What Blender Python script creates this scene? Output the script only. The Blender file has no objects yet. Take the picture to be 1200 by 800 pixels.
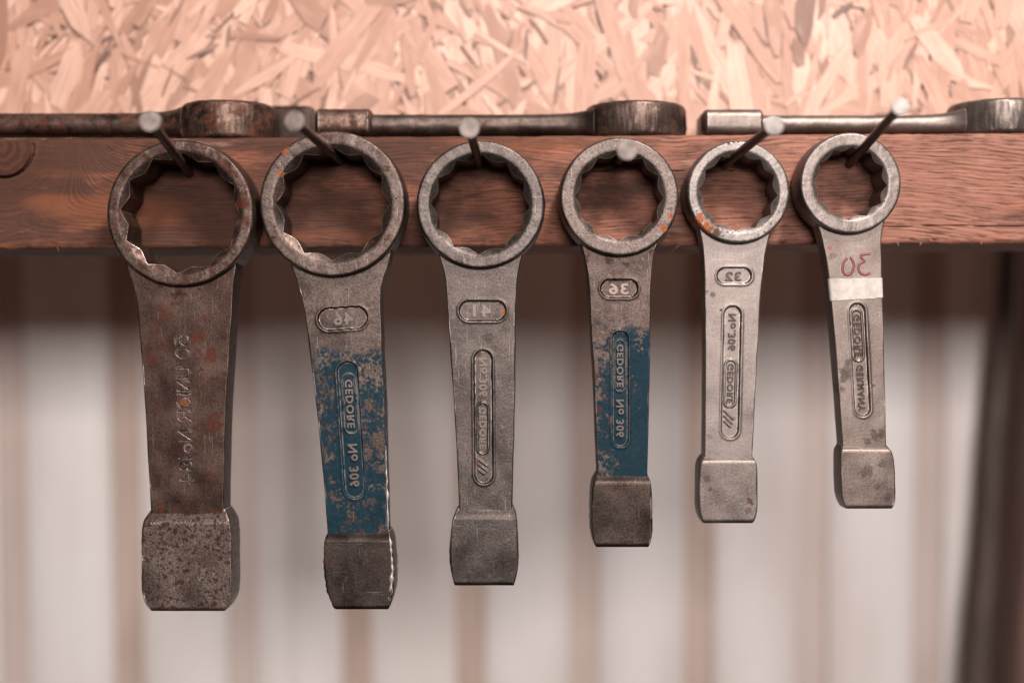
import bpy, math, random
import numpy as np
from mathutils import Vector, noise

random.seed(7); np.random.seed(7)
scene = bpy.context.scene
C = scene.collection
R = math.radians

# ------------------------------------------------------------------ camera
S = 0.0004            # metres per photo pixel on the plane of the wrench faces
D = 0.65              # camera to that plane
cam = bpy.data.cameras.new('camera')
cam_o = bpy.data.objects.new('camera', cam); C.objects.link(cam_o)
cam_o.location = (0, -D, 0); cam_o.rotation_euler = (R(90), 0, 0)
cam.sensor_width = 36; cam.lens = 36 * D / (1200 * S)
cam.clip_start = 0.01; cam.clip_end = 50
cam.dof.use_dof = True; cam.dof.focus_distance = D + 0.004
cam.dof.aperture_fstop = 2.3
scene.camera = cam_o

# ------------------------------------------------------------------ world and lamps
w = bpy.data.worlds.new('World'); scene.world = w; w.use_nodes = True
bg = w.node_tree.nodes['Background']
bg.inputs[0].default_value = (1.0, 0.64, 0.50, 1); bg.inputs[1].default_value = 0.054

def area(name, loc, target, size, power, col, sy=None):
    l = bpy.data.lights.new(name, 'AREA'); l.energy = power; l.color = col
    l.shape = 'RECTANGLE'; l.size = size; l.size_y = sy or size
    o = bpy.data.objects.new(name, l); C.objects.link(o)
    o.location = loc
    o.rotation_euler = (Vector(target) - Vector(loc)).to_track_quat('-Z', 'Y').to_euler()
    return o
area('workshop_lamp', (0.36, -0.74, 0.88), (0.03, 0.03, 0.03), 0.20, 27.0, (1.0, 0.925, 0.88))
area('front_fill', (0.30, -4.0, 0.74), (0.0, 0.2, -0.05), 1.20, 142.0, (1.0, 0.94, 0.915), 0.80)  # unseen frontal fill, added to light the wall below the beam

scene.view_settings.view_transform = 'Standard'
scene.view_settings.look = 'None'
scene.view_settings.exposure = 0.16
scene.view_settings.gamma = 1.0

# ------------------------------------------------------------------ helpers
def P(px, py, y=0.0):
    k = S * (D + y) / D
    return Vector(((px - 600) * k, y, (400 - py) * k))

def mesh_obj(name, verts, faces, mat=None, parent=None, loc=None, sharp=35, smooth=True):
    me = bpy.data.meshes.new(name)
    if isinstance(verts, np.ndarray): verts = verts.tolist()
    me.from_pydata(verts, [], faces)
    if smooth:
        me.polygons.foreach_set('use_smooth', [True] * len(me.polygons))
        if sharp: me.set_sharp_from_angle(angle=R(sharp))
    me.update()
    if mat: me.materials.append(mat)
    o = bpy.data.objects.new(name, me); C.objects.link(o)
    if loc is not None: o.location = loc
    if parent: o.parent = parent
    return o

def thing(name, label, cat, loc, group=None):
    o = bpy.data.objects.new(name, None); C.objects.link(o)
    o.empty_display_size = 0.01
    o.location = loc; o['label'] = label; o['category'] = cat
    if group: o['group'] = group
    return o

class NT:
    def __init__(s, name):
        s.m = bpy.data.materials.new(name); s.m.use_nodes = True
        s.t = s.m.node_tree; s.b = s.t.nodes['Principled BSDF']
        tc = s.t.nodes.new('ShaderNodeTexCoord'); s.obj = tc.outputs['Object']; s.uv = tc.outputs['UV']
    def n(s, typ, **kw):
        x = s.t.nodes.new(typ)
        for k, v in kw.items(): setattr(x, k, v)
        return x
    def put(s, sock, v):
        if isinstance(v, bpy.types.NodeSocket): s.t.links.new(v, sock)
        elif isinstance(v, (tuple, list)) and len(v) == 3 and sock.type == 'RGBA': sock.default_value = (*v, 1)
        else: sock.default_value = v
    def math(s, op, a, b=0.0, c=0.0, clamp=False):
        x = s.n('ShaderNodeMath', operation=op); x.use_clamp = clamp
        s.put(x.inputs[0], a); s.put(x.inputs[1], b); s.put(x.inputs[2], c)
        return x.outputs[0]
    def noise(s, scale, detail=4, rough=0.55, vec=None, dist=0.0, off=None, sc=None, rot=0.0):
        v = vec or s.obj
        if off is not None or sc is not None:
            mp = s.n('ShaderNodeMapping')
            s.put(mp.inputs[0], v)
            if off is not None: mp.inputs['Location'].default_value = off
            if sc is not None: mp.inputs['Scale'].default_value = sc
            mp.inputs['Rotation'].default_value = (0, rot, 0)
            v = mp.outputs[0]
        x = s.n('ShaderNodeTexNoise'); s.put(x.inputs['Vector'], v)
        x.inputs['Scale'].default_value = scale; x.inputs['Detail'].default_value = detail
        x.inputs['Roughness'].default_value = rough; x.inputs['Distortion'].default_value = dist
        return x.outputs[0]
    def step(s, v, lo, hi):
        x = s.n('ShaderNodeMapRange'); x.interpolation_type = 'SMOOTHSTEP'
        s.put(x.inputs[0], v); x.inputs[1].default_value = lo; x.inputs[2].default_value = hi
        x.inputs[3].default_value = 0; x.inputs[4].default_value = 1
        return x.outputs[0]
    def mix(s, f, a, b, mode='MIX'):
        x = s.n('ShaderNodeMix', data_type='RGBA', blend_type=mode)
        s.put(x.inputs[0], f); s.put(x.inputs[6], a); s.put(x.inputs[7], b)
        return x.outputs[2]
    def ramp(s, f, stops):
        x = s.n('ShaderNodeValToRGB'); s.put(x.inputs[0], f)
        e = x.color_ramp.elements
        while len(e) < len(stops): e.new(0.5)
        for i, (p, c) in enumerate(stops): e[i].position = p; e[i].color = (*c, 1)
        return x.outputs[0]
    def bump(s, h, strength, dist, prev=None):
        x = s.n('ShaderNodeBump'); x.inputs['Strength'].default_value = strength
        x.inputs['Distance'].default_value = dist; s.put(x.inputs['Height'], h)
        if prev: s.put(x.inputs['Normal'], prev)
        return x.outputs[0]
    def sep(s, v):
        x = s.n('ShaderNodeSeparateXYZ'); s.put(x.inputs[0], v); return x.outputs
    def comb(s, a, b, c):
        x = s.n('ShaderNodeCombineXYZ')
        for i, q in enumerate((a, b, c)): s.put(x.inputs[i], q)
        return x.outputs[0]
    def out(s, **kw):
        for k, v in kw.items(): s.put(s.b.inputs[k.replace('_', ' ')], v)
        return s.m

def steel(name, dark, light, rust=(0.055, 0.017, 0.009), rust_amt=0.45, speck=0.5, metal=0.88, rough=0.43,
          edge=(0.55, 0.45, 0.40), edge_amt=0.7, spots=(), paint=None, seed=0.0, pit=0.28, big=70, fine=1300, rscale=150, rdet=7, gain=1.0, rw=.12, pits=None):
    t = NT(name); off = (seed * 3.1, seed * 1.7, seed)
    def tone(c, k):
        g = sum(c) / 3; return tuple((q * .96 + g * .04) * k for q in c)
    dark, light = tone(dark, .50 * gain), tone(light, .56 * gain); edge = tone(edge, .9)
    big_n = t.noise(big, 6, 0.6, off=off)
    col = t.mix(t.step(big_n, 0.30, 0.72), dark, light)
    fn = t.noise(fine, 3, 0.6, off=off)
    mid = t.noise(420, 4, 0.65, off=off)
    col = t.mix(t.math('MULTIPLY', t.step(fn, 0.47, 0.62), speck), col, tuple(c * 0.35 for c in dark))
    col = t.mix(t.math('MULTIPLY', t.step(mid, 0.56, 0.72), speck * 0.7), col, tuple(min(1, c * 1.55) for c in light))
    # fine scratches in two directions
    scr = t.noise(170, 3, 0.6, off=off, sc=(9, 1, 0.5), rot=.35 + .2 * math.sin(seed * 7))
    scr2 = t.noise(120, 3, 0.6, off=(off[1], off[0], 4.0), sc=(0.6, 1, 10), rot=.55 * math.cos(seed * 5))
    sm = t.math('MAXIMUM', t.step(scr, 0.64, 0.70), t.step(scr2, 0.66, 0.72))
    col = t.mix(t.math('MULTIPLY', sm, 0.09), col, edge)
    rn = t.noise(rscale, rdet, 0.68, off=(off[0] + 5, off[1], off[2]))
    rmask = t.step(rn, 0.68 - 0.22 * rust_amt, 0.68 + rw - 0.22 * rust_amt)
    col = t.mix(t.math('MULTIPLY', rmask, 0.85), col, t.mix(t.step(mid, 0.4, 0.6), rust, tuple(c * 0.4 for c in rust)))
    met = t.math('MULTIPLY_ADD', rmask, -metal * 0.9, metal)
    rgh = t.math('MULTIPLY_ADD', big_n, 0.3, rough - 0.15)
    if pits:
        amt, vs, pcol = pits
        wv = t.n('ShaderNodeVectorMath', operation='ADD')
        nv = t.n('ShaderNodeTexNoise'); t.put(nv.inputs['Vector'], t.obj); nv.inputs['Scale'].default_value = 900
        sc_ = t.n('ShaderNodeVectorMath', operation='SCALE'); t.put(sc_.inputs[0], nv.outputs[1]); sc_.inputs['Scale'].default_value = .0016
        t.put(wv.inputs[0], t.obj); t.put(wv.inputs[1], sc_.outputs[0])
        for vv, q in ((vs, 1.0), (vs * 2.1, .8)):
            vo = t.n('ShaderNodeTexVoronoi'); t.put(vo.inputs['Vector'], wv.outputs[0]); vo.inputs['Scale'].default_value = vv
            rad = t.math('MULTIPLY_ADD', t.step(t.noise(90, 3, .6, off=(seed, q, 3)), .35, .70), .34 * amt, .10 * amt)
            pmk = t.math('MULTIPLY', t.math('LESS_THAN', vo.outputs['Distance'], rad), .88 * q)
            col = t.mix(pmk, col, pcol)
            met = t.math('MULTIPLY', met, t.math('SUBTRACT', 1.0, pmk))
    spec = 0.10
    x, y, z = t.sep(t.obj)
    if paint:
        z0, z1, pcol, lo, slot = paint            # paint between two heights, chipped
        pn = t.noise(650, 6, 0.75, off=(3.3, 1.1, seed))
        pb = t.noise(45, 3, 0.5, off=(1.3, 7.1, seed))
        zz = t.math('MULTIPLY_ADD', t.math('SUBTRACT', t.noise(130, 5, .6, off=(1, 5, seed)), 0.5), 0.016, z)
        band = t.math('MULTIPLY', t.step(zz, z0 - 0.001, z0 + 0.001), t.math('SUBTRACT', 1.0, t.step(zz, z1 - 0.001, z1 + 0.004)))
        pc_ = t.noise(170, 5, 0.62, off=(8.3, 2.1, seed))
        bias = t.math('MULTIPLY_ADD', pb, 0.20, t.math('MULTIPLY_ADD', pc_, 0.50, t.math('MULTIPLY', pn, 0.60)))
        bias = t.math('MULTIPLY_ADD', x, slot[5], bias)
        bias = t.math('MULTIPLY_ADD', t.step(zz, z1 - .012, z1), -0.03, bias)
        # chips get scarcer towards the lower end of the painted zone
        frac = t.math('MULTIPLY_ADD', t.step(z, z0, z1), -0.04, bias)
        # the sunk panel keeps its paint
        xs_ = t.math('ABSOLUTE', t.math('SUBTRACT', x, t.math('MULTIPLY_ADD', z, slot[1], slot[0])))
        sl = t.math('MULTIPLY', t.math('SUBTRACT', 1.0, t.step(xs_, slot[2] * .9, slot[2] * 1.05)), t.math('MULTIPLY', t.step(z, slot[3], slot[3] + .002), t.math('SUBTRACT', 1.0, t.step(z, slot[4] - .002, slot[4]))))
        frac = t.math('MULTIPLY_ADD', sl, 0.12, frac)
        pm = t.math('MULTIPLY', t.step(frac, lo, lo + 0.035), band)
        pc = t.mix(t.step(t.noise(500, 4), 0.35, 0.7), pcol, tuple(c * 0.55 for c in pcol))
        col = t.mix(pm, col, pc)
        met = t.math('MULTIPLY', met, t.math('SUBTRACT', 1.0, pm))
        rgh = t.math('MULTIPLY_ADD', pm, 0.15, rgh)
        spec = t.math('MULTIPLY_ADD', pm, 0.04, 0.10)
    for (sx, sz, sr, sc, am) in spots:
        wob = t.noise(330, 6, 0.72, off=(sx * 10, 2.0, sz * 10))
        d = t.math('SQRT', t.math('ADD', t.math('POWER', t.math('SUBTRACT', x, sx), 2.0), t.math('POWER', t.math('SUBTRACT', z, sz), 2.0)))
        d = t.math('MULTIPLY_ADD', t.math('SUBTRACT', wob, 0.5), sr * 3.6, d)
        m = t.math('MULTIPLY', t.math('SUBTRACT', 1.0, t.step(d, sr * 0.60, sr * 1.10)), am)
        col = t.mix(m, col, t.mix(t.step(fn, 0.35, 0.65), sc, tuple(c * 0.5 for c in sc)))
        met = t.math('MULTIPLY', met, t.math('SUBTRACT', 1.0, m))
    # edges rubbed bright
    bv = t.n('ShaderNodeBevel', samples=6); bv.inputs['Radius'].default_value = 0.0010
    ge = t.n('ShaderNodeNewGeometry')
    dt = t.n('ShaderNodeVectorMath', operation='DOT_PRODUCT')
    t.put(dt.inputs[0], bv.outputs[0]); t.put(dt.inputs[1], ge.outputs['Normal'])
    em = t.step(t.math('SUBTRACT', 1.0, dt.outputs['Value']), 0.015, 0.12)
    em = t.math('MULTIPLY', em, t.step(t.noise(300, 5, 0.7, off=(seed, 9, 2)), 0.34, 0.52))
    em = t.math('MULTIPLY', em, edge_amt)
    col = t.mix(em, col, edge)
    met = t.math('MAXIMUM', met, t.math('MULTIPLY', em, 0.8))
    rgh = t.math('MULTIPLY_ADD', em, -0.12, rgh)
    b = t.bump(t.noise(1100, 4, 0.65, off=off), pit * .55, 0.0006)
    b = t.bump(t.noise(170, 4, 0.5, off=off), pit * .22, 0.0012, b)
    return t.out(Base_Color=col, Metallic=met, Roughness=rgh, Normal=b, Specular_IOR_Level=spec)

# ------------------------------------------------------------------ heights, from the beam
BEAM_Y0, BEAM_D = 0.028, 0.058
BT = P(0, 159, BEAM_Y0).z            # beam top edge height
BB = P(0, 289, BEAM_Y0).z            # beam bottom
TILT = math.atan2(7, 1200)           # the beam climbs a little to the right
OSB_Y = BEAM_Y0 + BEAM_D + 0.002
WALL_Y = 0.42

# ------------------------------------------------------------------ metal sheet wall behind
def m_sheet():
    t = NT('painted_sheet_steel')
    n = t.noise(9, 5, 0.55, sc=(1, 1, 0.35))
    col = t.mix(t.step(n, 0.35, 0.7), (0.86, 0.805, 0.78), (0.74, 0.66, 0.62))
    streak = t.noise(14, 4, 0.6, sc=(3.5, 1, 0.12))
    col = t.mix(t.math('MULTIPLY', t.step(streak, 0.55, 0.75), 0.35), col, (0.34, 0.24, 0.20))
    return t.out(Base_Color=col, Roughness=0.5)
def m_groove():  # brown tone for the groove strips, varied at random
    t = NT('brown_groove')
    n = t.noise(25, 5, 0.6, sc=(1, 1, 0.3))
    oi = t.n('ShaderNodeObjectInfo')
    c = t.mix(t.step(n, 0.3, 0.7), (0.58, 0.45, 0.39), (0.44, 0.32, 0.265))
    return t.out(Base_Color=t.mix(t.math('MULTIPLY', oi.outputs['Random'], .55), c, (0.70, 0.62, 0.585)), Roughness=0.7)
def build_wall():
    """bowed sheet panels with narrow sunk strips, coloured brown, in the grooves between them"""
    k = S * (D + WALL_Y) / D
    pitch = 136 * k; gap = 36 * k
    ms, mr = m_sheet(), m_groove()
    zs = np.linspace(-0.75, 0.35, 16)
    wall = None
    def strip(name, xa, xb, ya, bow, mat, parent, th):
        n = 8; V, F = [], []
        for side in (0, 1):
            for z in zs:
                for i in range(n + 1):
                    f = i / n
                    e = abs(2 * f - 1)
                    V.append((xa + (xb - xa) * f, ya + bow * e ** 4 + side * th + .0012 * noise.noise((f * 2 + xa * 9, z * 6, 3)) - z * .05, z))
        m = n + 1; o = m * len(zs)
        for j in range(len(zs) - 1):
            for i in range(n):
                q = j * m + i
                F.append((q, q + 1, q + m + 1, q + m)); F.append((o + q, o + q + m, o + q + m + 1, o + q + 1))
            q = j * m; F.append((q, q + m, o + q + m, o + q)); q += n; F.append((q, o + q, o + q + m, q + m))
        for i in range(n):
            F.append((i, o + i, o + i + 1, i + 1)); q = (len(zs) - 1) * m + i; F.append((q, q + 1, o + q + 1, o + q))
        return mesh_obj(name, V, F, mat, parent, sharp=50)
    x0 = (551 - 600) * k - 6 * pitch
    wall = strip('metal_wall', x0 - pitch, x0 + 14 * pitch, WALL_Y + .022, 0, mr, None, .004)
    wall['kind'] = 'structure'
    for i in range(13):
        a = x0 + i * pitch
        strip('groove_strip', a - gap * .5, a + gap * .5, WALL_Y + .014, -.002, mr, wall, .004)
        strip('wall_panel', a + gap * .5, a + pitch - gap * .5, WALL_Y, .008, ms, wall, .003)
build_wall()

def loft_box(name, stations, mat, parent=None, rad=0.002, k=3):
    """stations: (centre x, centre y, z, half width, half depth)"""
    verts, faces = [], []
    ring = []
    for (sx, sy) in ((1, 1), (-1, 1), (-1, -1), (1, -1)):
        a0 = {(1, 1): 0, (-1, 1): 90, (-1, -1): 180, (1, -1): 270}[(sx, sy)]
        for i in range(k + 1): ring.append((sx, sy, R(a0 + 90 * i / k)))
    m = len(ring)
    for (cx, cy, z, hw, hd) in stations:
        for (sx, sy, a) in ring:
            verts.append((cx + sx * (hw - rad) + rad * math.cos(a), cy + sy * (hd - rad) + rad * math.sin(a), z))
    for j in range(len(stations) - 1):
        for i in range(m):
            faces.append((j * m + i, j * m + (i + 1) % m, (j + 1) * m + (i + 1) % m, (j + 1) * m + i))
    faces.append(tuple(range(m))[::-1]); faces.append(tuple(range((len(stations) - 1) * m, len(stations) * m)))
    return mesh_obj(name, verts, faces, mat, parent, sharp=40)

def m_darkwood(name, a, b):
    t = NT(name)
    n = t.noise(30, 5, 0.6, sc=(4, 4, 0.4))
    return t.out(Base_Color=t.mix(t.step(n, 0.3, 0.7), a, b), Roughness=0.7, Normal=t.bump(n, 0.5, 0.002))
def slanted(name, label, cat, ptop, pbot, y, hw, hd, mat, rad):
    a, b = P(*ptop, y), P(*pbot, y)
    st = []
    for i in range(15):
        f = -0.45 + 1.75 * i / 14
        p = b.lerp(a, f)
        st.append((p.x + 0.0012 * noise.noise((i * .7, 2, y)), y, p.z, hw * (1 + 0.05 * noise.noise((i * .9, 5, y))), hd))
    o = loft_box(name, st, mat, None, rad)
    o['label'] = label; o['category'] = cat
    return o
slanted('steel_rod', 'thin dark rod leaning against the sheet wall by the right post', 'rod', (1180, 300), (1146, 800), 0.395, 0.0070, 0.007,
        m_darkwood('sooty_steel', (0.07, 0.046, 0.038), (0.12, 0.082, 0.068)), 0.0062)
slanted('corner_post', 'dark reddish brown post at the far right edge', 'post', (1228, 300), (1204, 800), 0.36, 0.0145, 0.02,
        m_darkwood('dark_red_wood', (0.09, 0.045, 0.036), (0.16, 0.08, 0.064)), 0.003)

# ------------------------------------------------------------------ strand board behind the beam
def m_strand(name, board=False):
    t = NT(name)
    at = t.n('ShaderNodeAttribute', attribute_name='tone')
    u, v, _ = t.sep(t.uv)
    g = t.noise(1.0, 4, 0.6, vec=t.comb(t.math('MULTIPLY', u, 45.0), t.math('MULTIPLY', v, 900.0), 0.0))
    g2 = t.noise(1.0, 3, 0.5, vec=t.comb(t.math('MULTIPLY', u, 60.0), t.math('MULTIPLY', v, 140.0), 3.0))
    base = t.ramp(at.outputs['Fac'], [(0.0, (0.060, 0.024, 0.014)), (0.10, (0.15, 0.068, 0.042)), (0.35, (0.30, 0.152, 0.102)),
                                      (0.7, (0.38, 0.212, 0.152)), (1.0, (0.50, 0.32, 0.245))])
    col = t.mix(t.math('MULTIPLY', t.step(g, 0.40, 0.70), 0.55), base, (0.19, 0.088, 0.055))
    col = t.mix(t.math('MULTIPLY', t.step(g2, 0.45, 0.8), 0.35), col, (0.47, 0.30, 0.23))
    return t.out(Base_Color=col, Roughness=0.55, Normal=t.bump(g, 0.25, 0.0004))
def build_osb():
    mat = m_strand('wood_strand')
    zb, zt, xw = BB + 0.006, 0.34, 0.42
    t0 = OSB_Y
    v = [(-xw, t0, zb), (xw, t0, zb), (xw, t0, zt), (-xw, t0, zt), (-xw, t0 + .012, zb), (xw, t0 + .012, zb), (xw, t0 + .012, zt), (-xw, t0 + .012, zt)]
    f = [(0, 1, 2, 3), (5, 4, 7, 6), (4, 0, 3, 7), (1, 5, 6, 2), (3, 2, 6, 7), (4, 5, 1, 0)]
    tb = NT('pressed_wood_core')
    gg = tb.noise(60, 5, 0.6)
    bm = tb.out(Base_Color=tb.mix(tb.step(gg, .35, .65), (0.32, 0.17, 0.12), (0.20, 0.10, 0.066)), Roughness=0.6)
    board = mesh_obj('strand_board_wall', v, f, bm, smooth=False)
    board['kind'] = 'structure'
    def flake(cx, cz, L, W, ang, y, tone):
        """an irregular long chip with torn ends, in world coords; returns verts, faces, uvs"""
        n = 4
        top, bot = [], []
        taper0, taper1 = random.uniform(0.1, 0.95), random.uniform(0.1, 0.95)
        bend = random.uniform(-.08, .08) * L
        for i in range(n + 1):
            f_ = i / n
            prof = 1 - taper0 * max(0, 1 - f_ * 3.2) - taper1 * max(0, (f_ - 0.69) * 3.2)
            jit = random.uniform(-.10, .10) * W
            lx = (f_ - .5) * L; by = bend * (0.25 - (f_ - .5) ** 2)
            top.append((lx + random.uniform(-.05, .05) * L * (i in (0, n)), by + W * .5 * prof + jit))
            bot.append((lx + random.uniform(-.05, .05) * L * (i in (0, n)), by - W * .5 * prof + jit))
        ca, sa = math.cos(ang), math.sin(ang)
        tx, tz = random.uniform(-.012, .012), random.uniform(-.02, .02)
        th = 0.0003
        loop = bot + top[::-1]
        V, U = [], []
        ou, ov = random.uniform(0, 9), random.uniform(0, 9)
        for lay in (0, 1):
            for (a, b) in loop:
                V.append((cx + a * ca - b * sa, y + lay * th + a * tx * .3 + b * tz, max(zb + .001, cz + a * sa + b * ca))); U.append((a + ou, b + ov))
        m = len(loop)
        F = []
        for i in range(n):              # front quads
            F.append((i, i + 1, m - 2 - i, m - 1 - i))
        for i in range(m):
            F.append((i, m + i, m + (i + 1) % m, (i + 1) % m))
        return V, F, U
    def finish(o, U, tones):
        uvl = o.data.uv_layers.new(name='UVMap')
        idx = np.empty(len(o.data.loops), dtype=np.int32); o.data.loops.foreach_get('vertex_index', idx)
        uvl.data.foreach_set('uv', np.array(U)[idx].astype(np.float32).ravel())
        a = o.data.attributes.new('tone', 'FLOAT', 'POINT'); a.data.foreach_set('value', tones)
    allf = []
    def pick(cx, cz, layer, nl):
        kind = random.random()
        if kind < 0.50: L, W = random.uniform(.030, .085), random.uniform(.003, .013)
        elif kind < 0.8: L, W = random.uniform(.015, .040), random.uniform(.0015, .004)
        else: L, W = random.uniform(.006, .018), random.uniform(.0010, .0028)
        ang = R(random.gauss(104 - 34 * (cx < -.05), 26)) if random.random() < .75 else random.uniform(0, math.pi)
        r = random.random()
        tone = random.uniform(.38, 1.0) if r < .84 else random.uniform(.14, .45)
        if W < .0026 and random.random() < .6: tone = random.uniform(0, .12)  # small slivers coloured dark to stand for shaded gaps between strands
        return (cx, cz, L, W, ang, tone)
    tot = 4600
    for i in range(tot):
        allf.append(pick(random.uniform(-xw + .03, xw - .03), random.uniform(zb + .03, zt - .03), i, tot))
    for (px, py, l, w_, an, tn) in ((944, 14, 85, 24, 86, .07), (934, 62, 34, 15, 100, .10), (770, 60, 60, 20, 80, .22), (905, 30, 80, 18, 95, .28), (1010, 40, 60, 22, 75, .25), (962, 5, 40, 9, 80, .10), (985, 14, 30, 7, 35, .03), (318, 16, 34, 12, 70, .22), (742, 8, 30, 10, 95, .24), (545, 10, 28, 7, 120, .06), (460, 2, 60, 12, 5, .25), (1045, 60, 70, 16, 62, .75), (250, 95, 110, 18, 60, .5), (480, 80, 70, 12, 100, .45)):
        p = P(px, py, OSB_Y); kk = S * (D + OSB_Y) / D
        allf.append((p.x, p.z, l * kk, w_ * kk, R(an), tn))
    tot = len(allf)
    vis = lambda q: abs(q[0]) < 0.285 and BT - .004 < q[1] < 0.195
    # the 300 largest in view become strands of their own, in pressing order
    view_idx = sorted([i for i, q in enumerate(allf) if vis(q)], key=lambda i: -(allf[i][2] * allf[i][3] * (1 + i / tot)))[:300]
    single = set(view_idx)
    bv, bf, bu, bt = [], [], [], []
    for i, q in enumerate(allf):
        y = t0 - 0.0006 - 0.0030 * i / tot
        V, F, U = flake(q[0], q[1], q[2], q[3], q[4], y, q[5])
        if i in single:
            o = mesh_obj('strand', V, F, mat, board, smooth=False); finish(o, U, [q[5]] * len(V))
        else:
            o_ = len(bv); bv += V; bf += [tuple(a + o_ for a in f_) for f_ in F]; bu += U; bt += [q[5]] * len(V)
    o = mesh_obj('strands', bv, bf, mat, board, smooth=False); finish(o, bu, bt); o['kind'] = 'stuff'
build_osb()

# ------------------------------------------------------------------ the beam
KN = P(4, 168, BEAM_Y0)              # knot centre on the beam's face
KR = 0.0150
def m_beam():
    t = NT('stained_pine')
    x, y, z = t.sep(t.obj)
    dx = t.math('SUBTRACT', x, KN.x); dz = t.math('SUBTRACT', z, KN.z)
    d = t.math('SQRT', t.math('ADD', t.math('MULTIPLY', dx, dx), t.math('MULTIPLY', t.math('MULTIPLY', dz, dz), 1.5)))
    wgt = t.math('EXPONENT', t.math('MULTIPLY', t.math('MULTIPLY', d, d), -1.0 / (0.034 ** 2)))
    warp = t.math('MULTIPLY_ADD', t.noise(7, 3, 0.5, sc=(1, 1, 2.0)), 0.022, t.math('MULTIPLY', y, 0.6))
    zz = t.math('ADD', t.math('MULTIPLY', z, 1.0), warp)
    field = t.math('ADD', t.math('MULTIPLY', zz, t.math('SUBTRACT', 1.0, wgt)), t.math('MULTIPLY', d, t.math('MULTIPLY', wgt, 1.0)))
    jit = t.noise(1, 3, .55, vec=t.comb(t.math('MULTIPLY', x, 9.0), 0.0, t.math('MULTIPLY', z, 90.0)), off=(7, 1, 2))
    ring = t.math('SINE', t.math('MULTIPLY_ADD', jit, 14.0, t.math('MULTIPLY', field, 2 * math.pi / 0.0017)))
    ring = t.math('MULTIPLY_ADD', ring, 0.5, 0.5)
    ring = t.math('POWER', ring, 2.4)
    fib = t.noise(1, 5, 0.65, vec=t.comb(t.math('MULTIPLY', x, 32.0), t.math('MULTIPLY', y, 500.0), t.math('MULTIPLY', field, 1000.0)))
    fine = t.noise(1, 3, 0.6, vec=t.comb(t.math('MULTIPLY', x, 120.0), t.math('MULTIPLY', y, 1500.0), t.math('MULTIPLY', field, 2200.0)))
    soft, late = (0.195, 0.070, 0.041), (0.048, 0.018, 0.011)
    strength = t.math('MULTIPLY_ADD', t.step(t.math('MULTIPLY_ADD', t.noise(5, 2), 0.25, x), -0.24, 0.02), -0.30, 0.85)
    soft = t.mix(t.step(t.math('MULTIPLY_ADD', t.noise(6, 3), 0.2, x), 0.0, 0.28), soft, (0.255, 0.116, 0.083))
    patchy = t.step(t.noise(1, 4, .6, vec=t.comb(t.math('MULTIPLY', x, 18.0), 0.0, t.math('MULTIPLY', field, 160.0)), off=(2, 4, 6)), .32, .66)
    ring = t.math('MULTIPLY', ring, t.math('MULTIPLY_ADD', patchy, .85, .15))
    col = t.mix(t.math('MULTIPLY', ring, strength), soft, late)
    col = t.mix(t.math('MULTIPLY', t.step(fib, 0.42, 0.72), 0.62), col, (0.065, 0.026, 0.017))
    col = t.mix(t.math('MULTIPLY', t.step(fine, 0.5, 0.75), 0.35), col, (0.30, 0.15, 0.11))
    pore = t.noise(1, 3, 0.6, vec=t.comb(t.math('MULTIPLY', x, 85.0), t.math('MULTIPLY', y, 900.0), t.math('MULTIPLY', field, 1500.0)), off=(4, 4, 1))
    col = t.mix(t.math('MULTIPLY', t.step(pore, 0.53, 0.62), 0.70), col, (0.036, 0.014, 0.009))
    # old grime in blotches, more of it on the left half
    bl = t.noise(16, 6, 0.65, sc=(0.8, 1, 2.2))
    left = t.math('MULTIPLY_ADD', t.step(x, -0.25, 0.20), -0.24, 0.20)
    gm = t.step(t.math('ADD', bl, left), 0.46, 0.62)
    col = t.mix(t.math('MULTIPLY', gm, 0.80), col, (0.038, 0.019, 0.014))
    warm = t.step(t.noise(20, 3, 0.5, off=(3, 1, 8), sc=(0.5, 1, 2.5)), 0.55, 0.7)
    col = t.mix(t.math('MULTIPLY', warm, 0.30), col, (0.27, 0.085, 0.035))
    rub = t.step(t.noise(60, 5, 0.7, sc=(0.35, 1, 2)), 0.60, 0.72)
    col = t.mix(t.math('MULTIPLY', rub, 0.30), col, (0.36, 0.22, 0.17))
    b = t.bump(fib, 0.7, 0.0008); b = t.bump(ring, 0.18, 0.0005, b)
    saw = t.noise(1, 2, 0.5, vec=t.comb(t.math('MULTIPLY', x, 620.0), 0.0, t.math('MULTIPLY', z, 30.0)))
    b = t.bump(saw, 0.12, 0.0005, b)
    return t.out(Base_Color=col, Roughness=0.66, Normal=b, Specular_IOR_Level=0.12)
M_BEAM = m_beam()
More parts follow.
